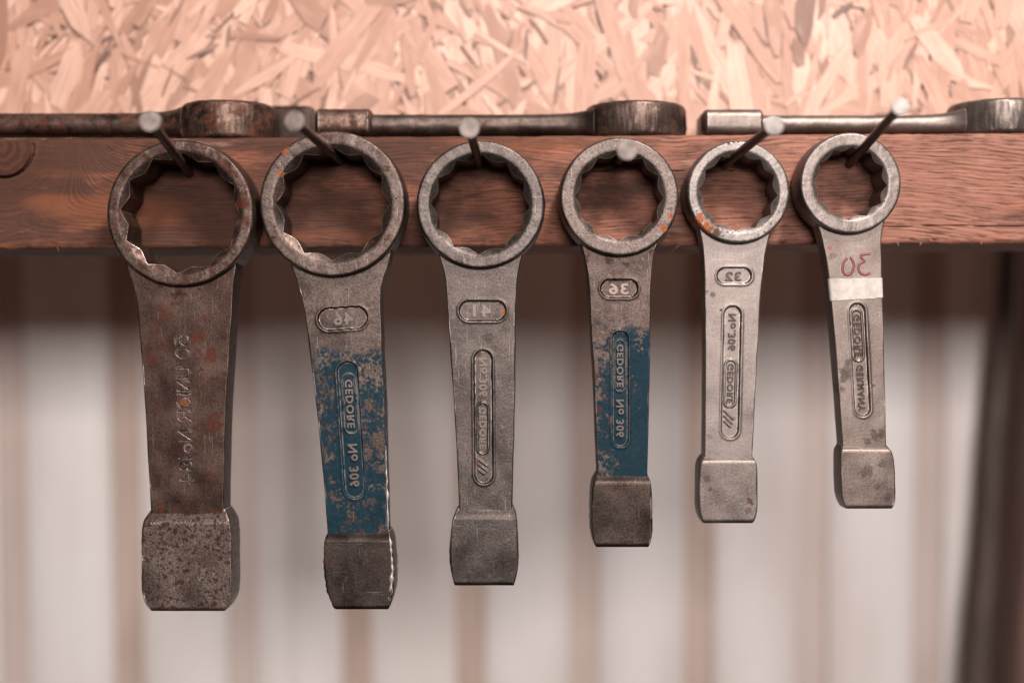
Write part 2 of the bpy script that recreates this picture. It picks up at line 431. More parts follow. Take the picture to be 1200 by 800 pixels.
def build_beam():
    L = 0.40
    xs = np.linspace(-L, L, 900)
    r = 0.0022
    prof = []                        # y, z, front flag, going up the front, over the top, down the back
    nf = 110
    for i in range(nf): prof.append((BEAM_Y0, BB + r + (BT - BB - 2 * r) * i / (nf - 1)))
    for i in range(1, 5): a = R(90 * i / 4); prof.append((BEAM_Y0 + r - r * math.cos(a), BT - r + r * math.sin(a)))
    for i in range(1, 7): prof.append((BEAM_Y0 + r + (BEAM_D - 2 * r) * i / 6, BT))
    prof.append((BEAM_Y0 + BEAM_D, BT - r)); prof.append((BEAM_Y0 + BEAM_D, BB + r)); prof.append((BEAM_Y0 + BEAM_D - r, BB))
    for i in range(1, 6): prof.append((BEAM_Y0 + BEAM_D - r - (BEAM_D - 2 * r) * i / 5, BB))
    for i in range(1, 4): a = R(90 * i / 4); prof.append((BEAM_Y0 + r - r * math.sin(a), BB + r - r * math.cos(a)))
    m = len(prof)
    verts = []
    for x in xs:
        for (y, z) in prof:
            zz, yy = z, y
            if z > BT - 0.003 and y < BEAM_Y0 + .004:   # dents along the edges
                q = noise.noise((x * 60, 1, 0)) + .6 * noise.noise((x * 190, 4, 0))
                yy += max(0, q) * 0.0009; zz -= max(0, q) * 0.0006
            if z < BB + 0.003 and y < BEAM_Y0 + .004:
                q = noise.noise((x * 75, 8, 0)) + .7 * noise.noise((x * 230, 14, 0))
                yy += max(0, q) * 0.0010; zz += q * 0.0006
            if y == BEAM_Y0:
                yy += 0.00035 * noise.noise((x * 25, z * 90, 2)) + 0.0001 * noise.noise((x * 80, z * 900, 5))
                for (cz_, xa, xb, wd_, dp) in ((.083, .02, .12, .0004, .0014), (.055, .17, .30, .0004, .0016), (.070, -.36, -.25, .0006, .0025)):
                    if xa < x < xb:
                        zc_ = cz_ + .0016 * noise.noise((x * 30, cz_ * 99, 1)); ww = wd_ * (.4 + .9 * abs(noise.noise((x * 70, cz_ * 50, 7)))) * min(1, (x - xa) * 60, (xb - x) * 60)
                        if abs(z - zc_) < ww: yy += dp * (1 - abs(z - zc_) / ww)
                # ring-shaped check round the knot
                dd = math.hypot(x - KN.x, z - KN.z)
                aa = math.atan2(z - KN.z, x - KN.x)
                if abs(dd - KR) < 0.0011 and aa < 0.1: yy += 0.0040 * (1 - abs(dd - KR) / 0.0011) * min(1, max(0, 1.2 * math.sin(-(aa - .1)) + .2))
            verts.append((x, yy, zz))
    faces = []
    for j in range(len(xs) - 1):
        for i in range(m):
            a, b = j * m + i, j * m + (i + 1) % m
            faces.append((a, a + m, b + m, b))
    faces.append(tuple(range(m))); faces.append(tuple(range((len(xs) - 1) * m, len(xs) * m))[::-1])
    o = mesh_obj('wooden_beam', verts, faces, M_BEAM, sharp=50)
    o['label'] = 'reddish brown wooden beam running across under the strand board'; o['category'] = 'beam'
    o.rotation_euler = (0, -TILT, 0)
    # the knot, a dark plug that sits a little behind the face, with its own rings
    t = NT('knot_wood')
    x, y, z = t.sep(t.obj)
    d = t.math('SQRT', t.math('ADD', t.math('MULTIPLY', x, x), t.math('MULTIPLY', z, z)))
    n = t.noise(180, 4, 0.6)
    rr = t.math('SINE', t.math('MULTIPLY_ADD', n, 9.0, t.math('MULTIPLY', d, 1500.0)))
    col = t.mix(t.step(rr, -0.6, 0.9), (0.042, 0.017, 0.012), (0.062, 0.025, 0.017))
    km = t.out(Base_Color=col, Roughness=0.7, Specular_IOR_Level=0.1, Normal=t.bump(n, 0.3, 0.0006))
    vv, ff = [(0, -0.0011, 0)], []
    nk = 48
    rings = [(0.35, -0.0011), (0.75, -0.001), (0.93, -0.0007), (0.97, 0.0006), (0.97, 0.004)]
    for (q, yy) in rings:
        for i in range(nk):
            a = 2 * math.pi * i / nk
            rad = KR * q * (1 + 0.03 * noise.noise((math.cos(a) * 1.5, math.sin(a) * 1.5, 3)))
            z_ = min(rad * math.sin(a), BT - KN.z - 0.0014)
            vv.append((rad * math.cos(a), yy, z_))
    for i in range(nk): ff.append((0, 1 + (i + 1) % nk, 1 + i))
    for j in range(len(rings) - 1):
        for i in range(nk):
            a, b = 1 + j * nk + i, 1 + j * nk + (i + 1) % nk
            ff.append((a, b, b + nk, a + nk))
    k = mesh_obj('knot', vv, ff, km, o, loc=(KN.x, BEAM_Y0 + 0.0006, KN.z), sharp=40)
    # splinters hanging from the sawn lower edge
    for (px, ln, lean) in ((68, .0030, .3), (608, .0035, -.6), (800, .006, -1.3), (968, .003, .2), (1052, .0022, .4), (1080, .0025, -.3), (1150, .002, .2)):
        p = P(px, 288, BEAM_Y0); hw = .0004
        z0 = BB + .0012
        v = [(p.x - hw, BEAM_Y0 - .0001, z0), (p.x + hw, BEAM_Y0 - .0001, z0), (p.x, BEAM_Y0 + .0009, z0), (p.x + lean * ln, BEAM_Y0 - .0004, z0 - ln)]
        mesh_obj('splinter', v, [(0, 1, 3), (1, 2, 3), (2, 0, 3), (2, 1, 0)], M_BEAM, o, smooth=False)
    return o
beam = build_beam()
def beam_top(x): return BT + math.tan(TILT) * x

# ------------------------------------------------------------------ wrench geometry
def hole_radius(th, a, soft):
    """bi-hexagon with apothem a; soft 0 sharp .. 1 wavy"""
    t6 = math.pi / 3
    p1 = ((th + math.pi / 6) % t6) - math.pi / 6
    p2 = (th % t6) - math.pi / 6
    hard = max(a / math.cos(p1), a / math.cos(p2))
    wavy = a * (1.165 - 0.120 * abs(math.sin(6 * th)))
    return hard * (1 - soft) + wavy * soft

def ring_mesh(name, cx, cz, Ro, Rc, apo, y0, T, soft, rot, mat, parent, root, ch=0.0022, axis='y', nz=0.00018, seed=0.0, coneK=0.75):
    n = 288
    prof = []                       # list of functions of theta -> (radius, depth)
    def const(r, d): return lambda th: (r, d)
    rows = []
    hr = lambda th: hole_radius(th + rot, apo, soft)
    rows.append(lambda th: (hr(th), T * 0.5))
    rows.append(lambda th: (hr(th), (Rc - hr(th)) * coneK))
    rows.append(lambda th: (Rc - 0.0003, 0.0002))
    rows.append(const(Rc + 0.0004, 0.0))
    for f in (0.25, 0.5, 0.75): rows.append(const(Rc + .0004 + (Ro - ch - Rc) * f, 0.0))
    for i in range(0, 6):
        a = R(90 * i / 5)
        rows.append(const(Ro - ch + ch * math.sin(a), ch * 1.15 * (1 - math.cos(a))))
    rows.append(const(Ro + 0.0005, T * 0.35)); rows.append(const(Ro + 0.0006, T * 0.5)); rows.append(const(Ro + 0.0005, T * 0.65))
    for i in range(0, 6):
        a = R(90 * i / 5)
        rows.append(const(Ro - ch + ch * math.cos(a), T - ch * 1.15 * (1 - math.sin(a))))
    rows.append(const(Rc + 0.0004, T))
    rows.append(lambda th: (Rc - 0.0003, T - .0002))
    rows.append(lambda th: (hr(th), T - (Rc - hr(th)) * coneK))
    m = len(rows)
    verts, faces = [], []
    for i in range(n):
        th = 2 * math.pi * i / n
        for ri, fn in enumerate(rows):
            r, d = fn(th)
            x, z = r * math.cos(th), r * math.sin(th)
            if ri not in (0, 1, m - 1):
                q = nz * (noise.noise((x * 220, z * 220, d * 220 + seed)) + .6 * noise.noise((x * 700, z * 700, d * 700 + seed)))
                if d < 0.002 or d > T - .002: d += q * .8
                else: r += q * 1.6
                x, z = r * math.cos(th), r * math.sin(th)
            if axis == 'y': verts.append((cx + x - root.x, y0 + d - root.y, cz + z - root.z))
            else: verts.append((cx + x - root.x, y0 + z - root.y, cz - d - root.z))      # lying: depth goes down
    for i in range(n):
        a, b = i * m, ((i + 1) % n) * m
        for j in range(m):
            j2 = (j + 1) % m
            f = (a + j, a + j2, b + j2, b + j)
            faces.append(f if axis == 'y' else f)
    o = mesh_obj(name, verts, faces, mat, parent, sharp=32)
    return o

def fix_normals(o):
    import bmesh
    bm = bmesh.new(); bm.from_mesh(o.data); bmesh.ops.recalc_face_normals(bm, faces=bm.faces); bm.to_mesh(o.data); bm.free()

def interp(st, q):
    """piecewise-linear table lookup, rows (key, v1, v2...), smooth through"""
    ks = [s[0] for s in st]
    return [np.interp(q, ks, [s[i] for s in st]) for i in range(1, len(st[0]))]

def bar_mesh(name, st, yf_fn, yb_fn, rad, mat, parent, root, nfront, dz, height=None, wob=0.00018, seed=0.0, cap=True, edge_n=5, axes='hang', jag=0.0, arc_cut=None):
    """a forged bar: st rows (z, xl, xr) from low z to high z; rounded rectangle sections; height(x,z) relief on the front face"""
    st = sorted(st)
    z0, z1 = st[0][0], st[-1][0]
    nz = max(2, int(round((z1 - z0) / dz)) + 1)
    zs = np.linspace(z0, z1, nz)
    # smooth the outline a little
    xl, xr = interp(st, zs)
    kk = max(1, int(0.0025 / dz))
    if kk > 1:
        ker = np.ones(2 * kk + 1) / (2 * kk + 1)
        xl = np.convolve(np.pad(xl, kk, mode='reflect', reflect_type='odd'), ker, 'valid'); xr = np.convolve(np.pad(xr, kk, mode='reflect', reflect_type='odd'), ker, 'valid')
    rows = []
    for j, z in enumerate(zs):
        l, r_ = xl[j], xr[j]
        if jag:
            l += jag * noise.noise((z * 420, 3, seed)); r_ += jag * noise.noise((z * 420, 9, seed))
        yf, yb = yf_fn(z), yb_fn(z)
        c = min(rad, (yb - yf) * .45)
        us = np.linspace(l + c, r_ - c, nfront)
        front = np.stack([us, np.full(nfront, yf)], 1)
        pts = [tuple(p) for p in front]
        for i in range(1, edge_n + 1):
            a = R(90 * i / edge_n); pts.append((r_ - c + c * math.sin(a), yf + c - c * math.cos(a)))
        pts.append((r_ + 0.0002, (yf + yb) / 2))
        for i in range(0, edge_n + 1):
            a = R(90 * i / edge_n); pts.append((r_ - c + c * math.cos(a), yb - c + c * math.sin(a)))
        for f in (.66, .33): pts.append((l + c + (r_ - l - 2 * c) * f, yb))
        for i in range(0, edge_n + 1):
            a = R(90 * i / edge_n); pts.append((l + c - c * math.sin(a), yb - c + c * math.cos(a)))
        pts.append((l - 0.0002, (yf + yb) / 2))
        for i in range(0, edge_n):
            a = R(90 * i / edge_n); pts.append((l + c - c * math.cos(a), yf + c - c * math.sin(a)))
        rows.append(pts)
    A = np.array(rows)                         # nz, m, 2
    m = A.shape[1]
    X = A[:, :, 0]; Y = A[:, :, 1].copy(); Z = np.repeat(zs[:, None], m, 1)
    if arc_cut:
        ax_, az_, ar_ = arc_cut
        lim = az_ - np.sqrt(np.maximum(0, ar_ ** 2 - (X - ax_) ** 2))
        Z = np.minimum(Z, lim)
    if height is not None:
        Y[:, :nfront] -= height(X[:, :nfront], Z[:, :nfront])
    # forged unevenness
    W = (np.sin(X * 260 + seed + 1.3 * np.sin(Z * 90)) * np.sin(Z * 170 + 2 * seed + np.sin(X * 120)) ) * wob * .8
    Y += np.where(np.arange(m)[None, :] < nfront, W, 0)
    sidemask = (np.arange(m)[None, :] >= nfront)
    X = X + np.where(sidemask, W * .8, 0)
    V = np.stack([X - root.x, Y - root.y, Z - root.z], 2).reshape(-1, 3)
    idx = np.arange(nz * m).reshape(nz, m)
    nxt = np.roll(idx, -1, 1)
    F = np.stack([idx[:-1], nxt[:-1], nxt[1:], idx[1:]], 2).reshape(-1, 4).tolist()
    if cap:
        # rounded ends: an inset loop then an n-gon
        F.append(list(range(m))[::-1])
        if not arc_cut: F.append(list(range((nz - 1) * m, nz * m)))
    return mesh_obj(name, V, F, mat, parent, sharp=38)

def capsule_sdf(X, Z, a, b, r):
    ax, az, bx, bz = a[0], a[1], b[0], b[1]
    dx, dz = bx - ax, bz - az
    L2 = dx * dx + dz * dz + 1e-12
    t = np.clip(((X - ax) * dx + (Z - az) * dz) / L2, 0, 1)
    return np.hypot(X - ax - t * dx, Z - az - t * dz) - r
def sstep(v, lo, hi):
    t = np.clip((v - lo) / (hi - lo), 0, 1); return t * t * (3 - 2 * t)

def arc(cx, cy, rx, ry, a0, a1, n=10):
    return [(cx + rx * math.cos(R(a0 + (a1 - a0) * i / n)), cy + ry * math.sin(R(a0 + (a1 - a0) * i / n))) for i in range(n + 1)]
GLYPH = {
    '5': [[(.55, 1), (.08, 1), (.04, .56)] + arc(.28, .33, .30, .33, 130, -140)],
    '0': [arc(.3, .5, .3, .5, 0, 360, 20)],
    'U': [[(0, 1), (0, .3)] + arc(.3, .3, .3, .3, 180, 360) + [(.6, 1)]],
    'N': [[(0, 0), (0, 1), (.6, 0), (.6, 1)]],
    'I': [[(0, 0), (0, 1)]],
    'O': [arc(.33, .5, .33, .5, 0, 360, 20)],
    'R': [[(0, 0), (0, 1), (.35, 1)] + arc(.35, .75, .23, .25, 90, -90) + [(0, .5)], [(.3, .5), (.6, 0)]],
    'o': [arc(.25, .3, .25, .3, 0, 360, 14)],
    '1': [[(0, .75), (.2, 1), (.2, 0)]],
    '8': [arc(.26, .74, .22, .26, 0, 360, 14), arc(.26, .25, .27, .25, 0, 360, 14)],
    '4': [[(.42, 0), (.42, 1), (0, .3), (.62, .3)]],
    '3': [arc(.24, .74, .26, .26, 150, -80) + arc(.26, .26, .32, .27, 80, -150)],
    ' ': [],
}
def stroke_text(s, gap=.22):
    x, out = 0, []
    for ch in s:
        if ch == ' ': x += .45; continue
        g = GLYPH[ch]; wd = max(p[0] for l in g for p in l)
        for l in g: out.append([(x + p[0], p[1]) for p in l])
        x += wd + gap
    return out, x - gap

def text_mesh(body, off=0.012):
    cu = bpy.data.curves.new('lettering', 'FONT'); cu.body = body
    cu.size = 1; cu.extrude = 0.5; cu.offset = off; cu.resolution_u = 3; cu.space_character = 1.12
    o = bpy.data.objects.new('lettering', cu); C.objects.link(o)
    dg = bpy.context.evaluated_depsgraph_get()
    me = bpy.data.meshes.new_from_object(o.evaluated_get(dg))
    n = len(me.vertices); co = np.empty(n * 3); me.vertices.foreach_get('co', co)
    faces = [tuple(p.vertices) for p in me.polygons]
    bpy.data.objects.remove(o); bpy.data.curves.remove(cu); bpy.data.meshes.remove(me)
    return co.reshape(-1, 3), faces
_TXT = {}
def lettering(name, body, centre, length, height, y, relief, mat, parent, root, vertical, lean=0.0, off=0.028):
    """raised letters that read mirrored, as in the photograph; lean = slant of the axis"""
    if (body, off) not in _TXT: _TXT[(body, off)] = text_mesh(body, off)
    co, faces = _TXT[(body, off)]
    lo, hi = co.min(0), co.max(0); c = (lo + hi) / 2
    tx = (co[:, 0] - c[0]) / (hi[0] - lo[0]) * length
    ty = (co[:, 1] - c[1]) / (hi[1] - lo[1]) * height
    top = co[:, 2] > 0
    ca, sa = math.cos(lean), math.sin(lean)
    if vertical: X, Z = -ty, -tx
    else: X, Z = -tx, ty
    x = X * ca - Z * sa; z = X * sa + Z * ca
    V = np.stack([centre.x + x - root.x, np.where(top, y - relief, y + 0.0002) - root.y, centre.z + z - root.z], 1)
    return mesh_obj(name, V, [f[::-1] for f in faces], mat, parent, sharp=30, smooth=False)

GROUP_HUNG = 'striking wrenches hanging from nails'
def hung_wrench(spec):
    y0 = BEAM_Y0 - 0.0006 - spec['T']                 # front face of the ring
    c = P(*spec['ring'], y0)
    k = S * (D + y0) / D
    root = Vector((c.x, BEAM_Y0 - spec['T'] * .5, c.z))
    e = thing('striking_wrench', spec['label'], 'wrench', root, GROUP_HUNG)
    ms = spec['mats'](c, root, y0)
    T = spec['T']
    ring_mesh('ring_head', c.x, c.z, spec['Ro'] * k, spec['Rc'] * k, spec['apo'] * k, y0, T, spec['soft'], spec.get('rot', 0), ms[0], e, root, seed=spec['seed'], ch=spec.get('ch', .0012))
    yh = y0 + spec['step']; th = spec['th']
    kh = S * (D + yh) / D
    Q = lambda px, py: P(px, py, yh)
    st = []
    for (py, xl, xr) in spec['handle']:
        a, b = Q(xl, py), Q(xr, py); st.append((a.z, a.x, b.x))
    # relief on the handle
    slots = [(Q(*a), Q(*b), r * kh) for (a, b, r) in spec.get('slots', [])]
    ovals = [(Q(*a), Q(*b), r * kh) for (a, b, r) in spec.get('ovals', [])]
    lines = [(Q(*a), Q(*b), r * kh) for (a, b, r) in spec.get('lines', [])]
    dep = 0.0013
    engr = []
    if 'engrave' in spec:
        txt, top, bot, hpx = spec['engrave']
        strokes, wd = stroke_text(txt)
        t0, t1 = Q(*top), Q(*bot); ax = (t1 - t0)
        H = hpx * kh
        up = Vector((-1, 0, ax.x / -ax.z * -1)).normalized()
        up = Vector((ax.z, 0, -ax.x)).normalized()      # letter tops point left
        for l in strokes:
            pts = [t0 + ax * (p[0] / wd) + up * ((p[1] - .5) * H) for p in l]
            engr += list(zip(pts[:-1], pts[1:]))
    def height(X, Z):
        h = np.zeros_like(X)
        for (a, b, r) in slots:
            d = capsule_sdf(X, Z, (a.x, a.z), (b.x, b.z), r)
            h -= dep * (1 - sstep(d, -0.0005, 0.0002)); h += 0.00022 * np.exp(-((d - .0006) / .0006) ** 2)
        for (a, b, r) in ovals:
            d = capsule_sdf(X, Z, (a.x, a.z), (b.x, b.z), r)
            h += 0.00065 * (1 - sstep(np.abs(d), 0.00010, 0.00075))
        for (a, b, r) in lines:
            d = capsule_sdf(X, Z, (a.x, a.z), (b.x, b.z), r)
            h += 0.0006 * (1 - sstep(d, -0.0002, 0.0002))
        if engr:
            d = np.full_like(X, 1.0)
            for (p, q) in engr: d = np.minimum(d, capsule_sdf(X, Z, (p.x, p.z), (q.x, q.z), 0))
            h -= 0.00050 * (1 - sstep(d, 0.00002, 0.00034))
        return h
    wd = st[0][2] - st[0][1]
    hb = bar_mesh('handle', st, lambda z: yh, lambda z: yh + th, spec.get('hr', .0006), ms[1], e, root, int(wd / (0.0002 if engr else 0.00028)), 0.0002 if engr else 0.0003, height, seed=spec['seed'], wob=.00012, arc_cut=(c.x, c.z, (spec['Rc'] * .5 + spec['Ro'] * .5) * k))
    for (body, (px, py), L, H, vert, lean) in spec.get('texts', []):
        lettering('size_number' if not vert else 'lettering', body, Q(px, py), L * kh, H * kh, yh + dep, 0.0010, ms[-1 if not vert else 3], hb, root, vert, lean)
    # striking block
    yb0 = yh - spec['bproud']; bt = th + 2 * spec['bproud']
    kb = S * (D + yb0) / D
    st = []
    for (py, xl, xr) in spec['block']:
        a, b = P(xl, py, yb0), P(xr, py, yb0); st.append((a.z, a.x, b.x))
    ztop, zbot = P(0, spec['block'][0][0], yb0).z, P(0, spec['block'][-1][0], yb0).z
    sh = spec['shoulder'] * kb
    def yf(z):
        f = min(1, max(0, (ztop - z) / sh)); f = f * f * (3 - 2 * f)
        g = max(0, 1 - (z - zbot) / .0016) ** 2
        return yb0 + (1 - f) * (spec['bproud'] + .0006) + g * .0012
    bl = bar_mesh('striking_block', st, yf, lambda z: yh + th + spec['bproud'] - (yf(z) - yb0), spec.get('br', .0007), ms[2], e, root, 60, 0.0006, None, seed=spec['seed'] + 3, wob=.0002, jag=spec.get('jag', .0002))
    return e, root, hb, bl, yh, kh, Q

def loc(px, py, y, root):
    p = P(px, py, y); return (p.x - root.x, p.z - root.z)

def slotline(L, a, b, r, root, y0, xb=0.0):
    (ax, az), (bx, bz) = L(*a), L(*b)
    m = (ax - bx) / (az - bz)
    return (ax - m * az, m, r * S, bz, az, xb)
RUST = (0.070, 0.018, 0.008); ORANGE = (0.27, 0.075, 0.02); SOOT = (0.055, 0.036, 0.030)

def mats1(c, root, y0):
    L = lambda px, py: loc(px, py, y0 + .005, root)
    sp = [(*L(233, 396), .0036, RUST, .9), (*L(247, 417), .0040, RUST, .9), (*L(251, 496), .0048, (.06, .014, .007), .8), (*L(216, 471), .0020, (.15, .045, .014), .9),
          (*L(236, 443), .0018, RUST, .7), (*L(188, 595), .0026, RUST, .9), (*L(240, 372), .0016, RUST, .8), (*L(178, 420), .0030, RUST, .55), (*L(192, 365), .0040, RUST, .4)]
    a = steel('rusty_brown_steel', gain=0.78, pits=(.7, 420, (.035, .012, .007)), dark= (0.10, 0.062, 0.050), light=(0.25, 0.175, 0.148), rust_amt=.85, seed=1.0, spots=[(*L(285, 240), .003, RUST, .8), (*L(265, 195), .0022, RUST, .8), (*L(289, 260), .0022, RUST, .7)], edge=(.62, .50, .44), edge_amt=.9)
    h = steel('rusty_brown_forging', gain=0.84, pits=(.55, 300, (.035, .011, .006)), dark= (0.078, 0.046, 0.036), light=(0.165, 0.104, 0.084), rust_amt=.65, seed=2.0, spots=sp, edge=(.62, .52, .47), edge_amt=.5, speck=.4)
    b = steel('pitted_bare_steel', gain=0.55, pits=(1.0, 330, (.028, .008, .005)), dark= (0.36, 0.26, 0.225), light=(0.47, 0.36, 0.31), rust=(.030, .009, .006), rust_amt=.50, rscale=420, rdet=2, rw=.05, seed=3.0, spots=[(*L(248, 655), .0052, SOOT, .75)], edge=(.85, .78, .72), edge_amt=1.0, speck=.9)
    return a, h, b, steel('letter_steel', tuple(.72 * q for q in (.2,.15,.13)), (.2,.15,.13), rust_amt=0, seed=1.5, edge_amt=0, speck=.2, pit=.1, metal=.8)
def mats2(c, root, y0):
    L = lambda px, py: loc(px, py, y0 + .005, root)
    z0, z1 = L(0, 632)[1], L(0, 414)[1]
    a = steel('worn_brown_steel', gain=0.74, pits=(.5, 420, (.03, .014, .01)), dark= (0.125, 0.085, 0.072), light=(0.27, 0.20, 0.172), rust_amt=.55, seed=4.0, spots=[(*L(336, 177), .0020, ORANGE, .9), (*L(331, 205), .0018, ORANGE, .6), (*L(328, 232), .0016, RUST, .7)], edge=(.68, .58, .52), edge_amt=.9)
    h = steel('worn_brown_steel_blue_paint', gain=0.6, dark= (0.115, 0.08, 0.068), light=(0.27, 0.20, 0.172), rust_amt=.5, seed=5.0, paint=(z0, z1, (0.0010, 0.0175, 0.029), 0.58, slotline(L, (407, 424), (416, 584), 12, root, y0, -1.0)), edge=(.74, .62, .55), edge_amt=.5)
    b = steel('dark_struck_steel', gain=0.6, dark= (0.075, 0.055, 0.048), light=(0.16, 0.12, 0.104), rust_amt=.5, seed=6.0, edge=(.80, .72, .66), edge_amt=1.0)
    return a, h, b, steel('letter_steel', tuple(.72 * q for q in (.22,.18,.16)), (.22,.18,.16), rust_amt=0, seed=2.5, edge_amt=0, speck=.2, pit=.1, metal=.8)
def mats3(c, root, y0):
    L = lambda px, py: loc(px, py, y0 + .005, root)
    a = steel('grey_forged_steel', gain=0.66, dark= (0.15, 0.118, 0.106), light=(0.29, 0.235, 0.212), rust_amt=.2, seed=7.0, edge=(.62, .54, .49), edge_amt=.7)
    h = steel('grey_forged_handle', gain=0.6, dark= (0.145, 0.112, 0.10), light=(0.265, 0.212, 0.19), rust_amt=.2, seed=8.0, edge=(.70, .60, .54), edge_amt=.5, spots=[(*L(573, 397), .0026, SOOT, .55), (*L(590, 386), .0030, SOOT, .5), (*L(581, 407), .0015, SOOT, .5), (*L(590, 366), .0014, ORANGE, .7), (*L(560, 500), .0018, RUST, .6), (*L(561, 545), .0022, RUST, .65), (*L(561, 415), .0016, RUST, .6)])
    b = steel('grey_struck_steel', gain=0.8, dark= (0.095, 0.076, 0.068), light=(0.175, 0.142, 0.128), rust_amt=.2, seed=9.0, edge=(.74, .66, .6), edge_amt=.95)
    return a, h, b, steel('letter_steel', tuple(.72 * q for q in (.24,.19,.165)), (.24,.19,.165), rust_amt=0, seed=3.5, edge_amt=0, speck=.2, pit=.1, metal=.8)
def mats4(c, root, y0):
    L = lambda px, py: loc(px, py, y0 + .005, root)
    z0, z1 = L(0, 570)[1], L(0, 388)[1]
    a = steel('brown_grey_steel', gain=0.72, pits=(.45, 420, (.03, .014, .01)), dark= (0.15, 0.11, 0.095), light=(0.31, 0.24, 0.21), rust_amt=.35, seed=10.0, spots=[(*L(776, 269), .0020, ORANGE, .95), (*L(785, 255), .0017, ORANGE, .9)], edge=(.78, .68, .62), edge_amt=.95)
    h = steel('brown_grey_steel_blue_paint', gain=0.62, dark= (0.105, 0.072, 0.06), light=(0.235, 0.17, 0.147), rust_amt=.6, seed=11.0, paint=(z0, z1, (0.0008, 0.0165, 0.027), 0.555, slotline(L, (727, 388), (727, 524), 9.5, root, y0, 5.0)), edge=(.62, .48, .42), edge_amt=.5, spots=[(*L(697, 440), .002, RUST, .7), (*L(700, 480), .002, RUST, .7)])
    b = steel('dark_rusty_block_steel', gain=0.58, dark= (0.075, 0.050, 0.042), light=(0.165, 0.118, 0.10), rust_amt=.45, seed=12.0, edge=(.62, .46, .38), edge_amt=.9)
    return a, h, b, steel('letter_steel', tuple(.72 * q for q in (.16,.135,.125)), (.16,.135,.125), rust_amt=0, seed=4.5, edge_amt=0, speck=.2, pit=.1, metal=.8), steel('worn_number_steel', (.22, .165, .14), (.32, .245, .21), rust_amt=0, seed=4.7, edge_amt=0, speck=.2, pit=.1, metal=.8)
def mats5(c, root, y0):
    L = lambda px, py: loc(px, py, y0 + .004, root)
    a = steel('pale_steel_ring', gain=0.68, pits=(.55, 420, (.06, .04, .034)), dark=(0.33, 0.275, 0.25), light=(0.53, 0.455, 0.42), rust_amt=.05, seed=13.0, metal=.8, spots=[(*L(818, 258), .0030, ORANGE, .9), (*L(827, 268), .0034, ORANGE, .9), (*L(838, 273), .0022, RUST, .8), (*L(852, 169), .0009, SOOT, .9), (*L(858, 168), .0007, SOOT, .9), (*L(864, 168), .0006, SOOT, .9)], edge=(.75, .66, .61), edge_amt=.6, speck=.35)
    h = steel('pale_steel_handle', gain=0.68, pits=(.18, 300, (.08, .05, .045)), dark=(0.34, 0.272, 0.245), light=(0.47, 0.385, 0.35), rust_amt=-.1, seed=14.0, metal=.8, spots=[(*L(836, 345), .0014, SOOT, .6), (*L(829, 342), .0011, SOOT, .5), (*L(845, 363), .0006, SOOT, .9), (*L(831, 512), .0015, SOOT, .35)], edge=(.74, .64, .58), edge_amt=.6, speck=.25, pit=.25)
    b = steel('pale_steel_block', gain=0.68, pits=(.3, 360, (.06, .04, .034)), dark=(0.27, 0.215, 0.19), light=(0.41, 0.335, 0.30), rust_amt=.2, seed=15.0, metal=.8, spots=[(*L(878, 588), .0017, RUST, .8), (*L(828, 560), .0017, SOOT, .6), (*L(832, 573), .0011, SOOT, .6), (*L(876, 597), .0016, SOOT, .5)], edge=(.75, .66, .6), edge_amt=.8, speck=.3, pit=.25)
    return a, h, b, steel('letter_steel', tuple(.72 * q for q in (.10,.075,.065)), (.10,.075,.065), rust_amt=0, seed=5.5, edge_amt=0, speck=.2, pit=.1, metal=.8)  # letters coloured dark to stand for the shade on their sides
def mats6(c, root, y0):
    L = lambda px, py: loc(px, py, y0 + .004, root)
    a = steel('tan_steel_ring', gain=0.66, pits=(.35, 420, (.07, .045, .038)), dark=(0.35, 0.28, 0.25), light=(0.52, 0.43, 0.39), rust_amt=.05, seed=16.0, metal=.8, edge=(.76, .66, .6), edge_amt=.6, speck=.35)
    h = steel('tan_steel_handle', gain=0.72, pits=(.2, 300, (.07, .045, .04)), dark=(0.31, 0.235, 0.205), light=(0.43, 0.34, 0.30), rust_amt=-.1, seed=17.0, metal=.8, spots=[(*L(991, 440), .0036, SOOT, .65), (*L(994, 425), .0018, SOOT, .6), (*L(985, 455), .0026, SOOT, .55), (*L(1025, 452), .0011, SOOT, .9), (*L(1021, 448), .0007, SOOT, .8), (*L(1026, 512), .0032, SOOT, .7), (*L(1034, 507), .0022, SOOT, .6), (*L(1016, 518), .0016, SOOT, .5), (*L(974, 300), .0022, SOOT, .3), (*L(972, 291), .0013, (.30, .07, .06), .5)], edge=(.72, .60, .54), edge_amt=.6, speck=.25, pit=.25)
    b = steel('tan_steel_block', gain=.84, dark=(0.255, 0.19, 0.165), light=(0.36, 0.28, 0.245), rust_amt=.15, seed=18.0, metal=.8, spots=[(*L(1015, 552), .0034, SOOT, .6), (*L(1033, 543), .0022, SOOT, .5), (*L(1028, 570), .0018, SOOT, .6), (*L(1040, 582), .0024, SOOT, .6)], edge=(.74, .64, .58), edge_amt=.8, speck=.3, pit=.25)
    return a, h, b, steel('letter_steel', tuple(.72 * q for q in (.11,.08,.066)), (.11,.08,.066), rust_amt=0, seed=6.5, edge_amt=0, speck=.2, pit=.1, metal=.8)  # dark letter colour replaces the shade beside the raised strokes

